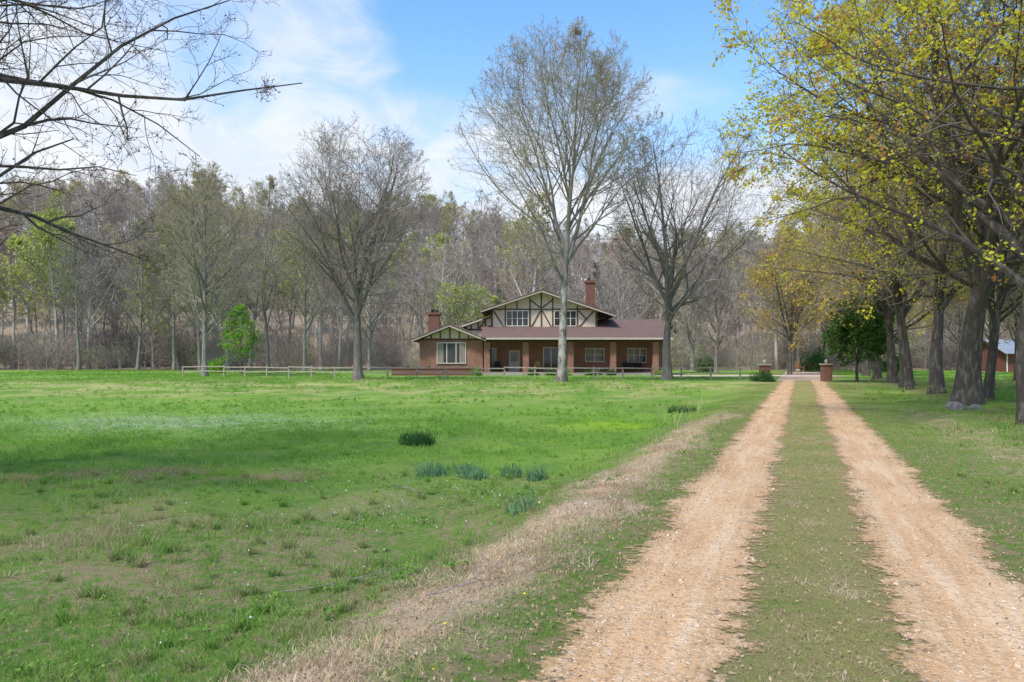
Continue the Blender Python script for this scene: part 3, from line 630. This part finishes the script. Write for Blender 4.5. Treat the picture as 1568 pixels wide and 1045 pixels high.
window(3.1,4.5,.5,2.6,Y0,2,1); window(7.2,8.9,1.3,2.5,Y0,2,2); window(11.3,13.0,1.2,2.5,Y0,3,2); window(-2.4,-1.6,.5,2.5,Y0,1,1)
cu.box(7.3,8.8,Y0-.036,Y0-.032,1.9,2.45); cu.box(11.4,12.9,Y0-.036,Y0-.032,1.9,2.45)
gl.make('window_glass',M_glass,house); fr.make('window_frames',M_win,house); cu.make('curtains',M_curt,house)
dr=Part(); dr.box(-.3,.75,Y0-.05,Y0-.002,.22,2.35); dr.box(-.15,.6,Y0-.07,Y0-.052,.4,1.1)
dr.make('front_door',mat('door_paint',(.55,.5,.43),(.5,.45,.4)),house)
dg=Part(); dg.box(-.12,.57,Y0-.065,Y0-.052,1.25,2.15); dg.make('door_glass',M_glass,house)
ch=Part(); ch.box(7.6,8.5,81.5,82.4,4.5,9.3); ch.box(7.5,8.6,81.4,82.5,9.3,9.55); ch.box(-8.35,-7.25,79.6,80.6,3,5.95); ch.box(-8.45,-7.15,79.5,80.7,5.95,6.15)
ch.make('chimneys',M_brickd,house)
cp=Part(); cp.box(7.8,8.0,81.7,82.2,9.552,9.8); cp.box(-8.1,-7.8,79.9,80.2,6.152,6.5); cp.box(-7.7,-7.45,79.9,80.2,6.152,6.4); cp.make('chimney_pots',M_iron,house)
pl=Part(); pl.box(-11,-2.8,72.7,73.05,-.1,.62); pl.box(-11,-10.65,73.05,75,-.1,.62); pl.box(-11.05,-2.75,72.65,73.1,.622,.70)
pl.make('brick_planter_wall',M_brickd)
def shrub(name,x,y,rx,h,nq,size,mt,seed):
    rg=np.random.default_rng(seed); d=norm(rg.normal(0,1,(nq,3))); d[:,2]=np.abs(d[:,2]); rr=rg.uniform(.55,1.05,(nq,1))*(1+.15*np.sin(d[:,:1]*6)+.12*np.sin(d[:,1:2]*7+1))
    C=d*rr*np.array([rx,rx,h]); V,F=quads(rg,C,size,size*.6)
    N=10; S=np.zeros((N,3)); D=norm(np.stack([rg.normal(0,.6,N),rg.normal(0,.6,N),np.ones(N)],1)); P=grow(rg,S,D,np.full(N,h*.8),4,.1,0); tv,tf=tube(P,np.linspace(.02,.006,5)[None].repeat(N,0),4)
    o=mk_mesh(name,np.concatenate([V,tv]),np.concatenate([F,tf+len(V)]),[mt,M_barkd],np.r_[np.zeros(len(F)),np.ones(len(tf))]); o.location=(x,y,float(height(x,y))); return o
for k,(x,y,rx,h) in enumerate([(-3.2,72,.5,.8),(1.9,73.2,.45,.6),(3.6,73,.6,.55),(5,73.1,.5,.5),(7.3,73.4,.6,.6),(9.2,73.6,.5,.55),(13.6,73.2,.5,.5),(-9.8,73.8,.6,.9),(-7.8,73.8,.5,.85)]):
    shrub('shrub',x,y,rx,h,900,.05,L_shr if k%3 else L_grn,400+k)
shrub('shrub',17.3,54.8,.85,.75,2200,.05,L_shr,420); shrub('shrub',35.2,92,1.6,2.4,3000,.10,L_shr,421)
shrub('shrub',22,90,1.2,1.7,1800,.1,L_ced,422); shrub('shrub',15.3,85,1.,1.6,1500,.1,L_ced,423); shrub('shrub',-30.5,82,1.2,1.5,1500,.08,L_grn,424); shrub('shrub',43,90,1.5,2.,1800,.1,L_shr,425)
pb=empty('porch_bench',(11.6,76.6,.22)); q=Part()
q.box(-.9,.9,-.25,.25,.42,.48); q.box(-.9,.9,.22,.27,.5,.95)
for x in(-.85,.8): q.box(x,x+.05,-.22,-.17,0,.418); q.box(x,x+.05,.17,.215,0,.418); q.box(x,x+.05,-.25,.2,.62,.66)
q.make('seat_and_back',M_iron,pb)
for x in(-1.4,2.4):
    e=empty('porch_chair',(x,76.3,.22)); q=Part(); q.box(-.3,.3,-.25,.25,.38,.45); q.box(-.3,.3,.22,.28,.45,1.05)
    for a in(-.28,.23): q.box(a,a+.05,-.22,-.17,0,.379); q.box(a,a+.05,.17,.215,0,.379); q.box(a,a+.05,-.25,.2,.62,.66); q.box(a,a+.05,-.25,-.2,.452,.618)
    q.make('frame',M_teak if x>0 else M_iron,e)
def lathe(name,prof,mt,loc,k=16,parent=None):
    th=np.arange(k)*2*np.pi/k; V=[(r*math.cos(t),r*math.sin(t),z) for r,z in prof for t in th]
    F=[(i*k+j,i*k+(j+1)%k,(i+1)*k+(j+1)%k,(i+1)*k+j) for i in range(len(prof)-1) for j in range(k)]
    o=mk_mesh(name,V,F,mt,smooth=True,parent=parent); o.location=loc; return o
for x in(2.,4.6,7.9): lathe('garden_urn',[(0,0),(.2,0),(.2,.06),(.08,.12),(.08,.25),(.24,.4),(.3,.62),(.34,.66),(.3,.67),(.26,.6),(0,.55)],M_conc,(x,74.1,.0))
# ------------------------------------------------------------------ fence
fe=Part(); pts=[]
A=np.array([-28.5,69.]);B=np.array([-12,62.5]);C=np.array([4,60.5]);D=np.array([17.2,60.])
seg=[A,B,C,D]
for a,b in zip(seg[:-1],seg[1:]):
    n=max(1,int(round(np.linalg.norm(b-a)/2.2)))
    for i in range(n): pts.append(a+(b-a)*i/n)
pts.append(D)
rgf=np.random.default_rng(8)
for i,p in enumerate(pts):
    z=float(height(p[0],p[1])); t=rgf.normal(0,.02); h=.95+rgf.normal(0,.04)
    fe.hexa([(p[0]-.06,p[1]-.06,z-.1),(p[0]+.06,p[1]-.06,z-.1),(p[0]+.06,p[1]+.06,z-.1),(p[0]-.06,p[1]+.06,z-.1),(p[0]-.05+t,p[1]-.05,z+h),(p[0]+.05+t,p[1]-.05,z+h),(p[0]+.05+t,p[1]+.05,z+h),(p[0]-.05+t,p[1]+.05,z+h)])
    if i:
        q=pts[i-1]; zq=float(height(q[0],q[1]))
        for hh in(.45,.82):
            a=hh+rgf.normal(0,.025);b=hh+rgf.normal(0,.025); y0=-.10
            fe.hexa([(q[0],q[1]+y0,zq+a),(p[0],p[1]+y0,z+b),(p[0],p[1]+y0+.04,z+b),(q[0],q[1]+y0+.04,zq+a),(q[0],q[1]+y0,zq+a+.085),(p[0],p[1]+y0,z+b+.085),(p[0],p[1]+y0+.04,z+b+.085),(q[0],q[1]+y0+.04,zq+a+.085)])
fe.make('wooden_fence',M_wood)
for x in(17.6,21.9):
    e=empty('brick_pillar',(x,55.5,float(height(x,55.5)))); q=Part(); q.box(-.3,.3,-.3,.3,-.1,1.15); q.make('shaft',M_brickd,e)
    q=Part(); q.box(-.37,.37,-.37,.37,1.151,1.24); q.make('cap',M_conc,e); lathe('finial',[(0,0),(.12,0),(.06,.06),(.13,.16),(.1,.26),(0,.3)],M_conc,(0,0,1.241),12,e)
e=empty('picnic_table',(-20.7,80,0)); e.rotation_euler=(0,0,.3); q=Part()
q.box(-.95,.95,-.38,.38,.72,.77); q.box(-.95,.95,-.85,-.6,.43,.47); q.box(-.95,.95,.6,.85,.43,.47)
for x in(-.7,.65): q.hexa([(x,-.7,0),(x+.05,-.7,0),(x+.05,-.6,0),(x,-.6,0),(x,-.25,.719),(x+.05,-.25,.719),(x+.05,-.15,.719),(x,-.15,.719)]); q.hexa([(x,.6,0),(x+.05,.6,0),(x+.05,.7,0),(x,.7,0),(x,.15,.719),(x+.05,.15,.719),(x+.05,.25,.719),(x,.25,.719)]); q.box(x+.052,x+.1,-.85,.85,.38,.429)
q.make('boards',M_wood,e)
for x in(33.1,34.6):
    e=empty('garden_chair',(x,92,0)); q=Part(); q.hexa([(-.4,-.4,.45),(.4,-.4,.45),(.4,.35,.32),(-.4,.35,.32),(-.4,-.4,.5),(.4,-.4,.5),(.4,.35,.37),(-.4,.35,.37)])
    for i in range(5): a=-.38+i*.155; q.hexa([(a,.3,.34),(a+.13,.3,.34),(a+.13,.35,.34),(a,.35,.34),(a,.65,1.15),(a+.13,.65,1.15),(a+.13,.7,1.15),(a,.7,1.15)])
    for a in(-.5,.41): q.box(a,a+.09,-.45,-.38,0,.6); q.box(a,a+.09,.4,.47,0,.6); q.box(a-.03,a+.12,-.5,.5,.602,.64)
    q.make('frame',M_teak,e)
bn=empty('red_barn',(0,0,0)); q=Part(); q.box(55.9,64,90,97,-.2,2.25)
o=len(q.V); q.V+=[(55.9,90,2.25),(55.9,97,2.25),(55.9,93.5,3.6),(64,90,2.25),(64,97,2.25),(64,93.5,3.6)]; q.F+=[(o,o+2,o+1),(o+3,o+4,o+5)]
q.make('walls',mat('barn_red',(.21,.08,.06),(.15,.065,.05),4,.85,stretch=(4,4,.3)),bn)
q=Part(); q.slab([(55.4,89.4,2.1),(64.5,89.4,2.1),(64.5,93.5,3.75),(55.4,93.5,3.75)],.06); q.slab([(64.5,97.6,2.1),(55.4,97.6,2.1),(55.4,93.502,3.75),(64.5,93.502,3.75)],.06)
q.make('metal_roof',mat('metal_roof',(.30,.34,.38),(.24,.27,.31),3,.5,metal=.2,spec=.4),bn)
q=Part(); q.box(58,60,89.95,89.998,0,2.0); q.make('door',M_barkd,bn); q=Part(); q.box(57.93,58,89.93,89.998,0,2.07); q.box(60,60.07,89.93,89.998,0,2.07); q.box(58,60,89.93,89.998,2.001,2.07); q.box(55.88,56.0,89.96,89.999,0,2.2); q.make('trim',M_win,bn)
# ------------------------------------------------------------------ light
el,azm=math.radians(56),math.radians(225)
sd=Vector((math.sin(azm)*math.cos(el),math.cos(azm)*math.cos(el),math.sin(el)))
ld=bpy.data.lights.new('sun','SUN'); ld.energy=4.2; ld.angle=math.radians(9); ld.color=(1,.95,.87)
lo_=link(bpy.data.objects.new('sun',ld)); lo_.rotation_euler=(-sd).to_track_quat('-Z','Y').to_euler(); lo_.location=(0,0,60)
w=bpy.data.worlds.new('World'); scene.world=w; w.use_nodes=True; nt=w.node_tree; nt.nodes.clear(); g=G(nt)
sky=g.n('ShaderNodeTexSky',sky_type='NISHITA'); sky.sun_disc=False; sky.sun_elevation=el; sky.sun_rotation=azm; sky.air_density=1.; sky.dust_density=.6; sky.ozone_density=2.
tc=g.n('ShaderNodeTexCoord').outputs['Generated']; s=g.n('ShaderNodeSeparateXYZ',{0:tc}); x,y,z=s.outputs
zc=g.m('ADD',g.m('MAXIMUM',z,0.),.22)
v=g.n('ShaderNodeCombineXYZ',{0:g.m('DIVIDE',x,zc),1:g.m('MULTIPLY',g.m('DIVIDE',y,zc),.9),2:3.3}).outputs[0]
cn=g.noise(v,1.0,4,.5,.6); cf=g.noise(v,3.4,7,.62,.8)
dens=g.m('ADD',g.m('MULTIPLY',cn,.78),g.m('MULTIPLY',cf,.22))
bias=g.m('ADD',g.ramp(z,.14,.42,.20,-.15),g.m('MULTIPLY',x,-.14))
cov=g.ramp(g.m('ADD',dens,bias),.44,.63)
skyc=g.n('ShaderNodeHueSaturation',{'Saturation':1.2,'Value':2.0,'Color':sky.outputs[0]}).outputs[0]
skyc=g.mix(g.ramp(z,.42,.1,0,.45),skyc,(4.2,5.4,6.7))
cl=g.mix(g.ramp(cf,.3,.65),(5.3,5.8,6.6),(6.7,6.75,6.9))
col=g.mix(g.m('MULTIPLY',cov,.93),skyc,cl)
bg=g.n('ShaderNodeBackground',{'Color':col,'Strength':.15}); wo=nt.nodes.new('ShaderNodeOutputWorld'); nt.links.new(bg.outputs[0],wo.inputs[0])
# ------------------------------------------------------------------ camera
cd=bpy.data.cameras.new('camera'); cd.lens=28; cd.sensor_width=36; cd.shift_y=.0156; cd.clip_end=2000; cd.clip_start=.05
cam=link(bpy.data.objects.new('camera',cd)); cam.location=(0,0,1.7); cam.rotation_euler=(math.radians(90),0,0); scene.camera=cam
scene.view_settings.view_transform='Standard'; scene.view_settings.look='None'; scene.view_settings.exposure=0
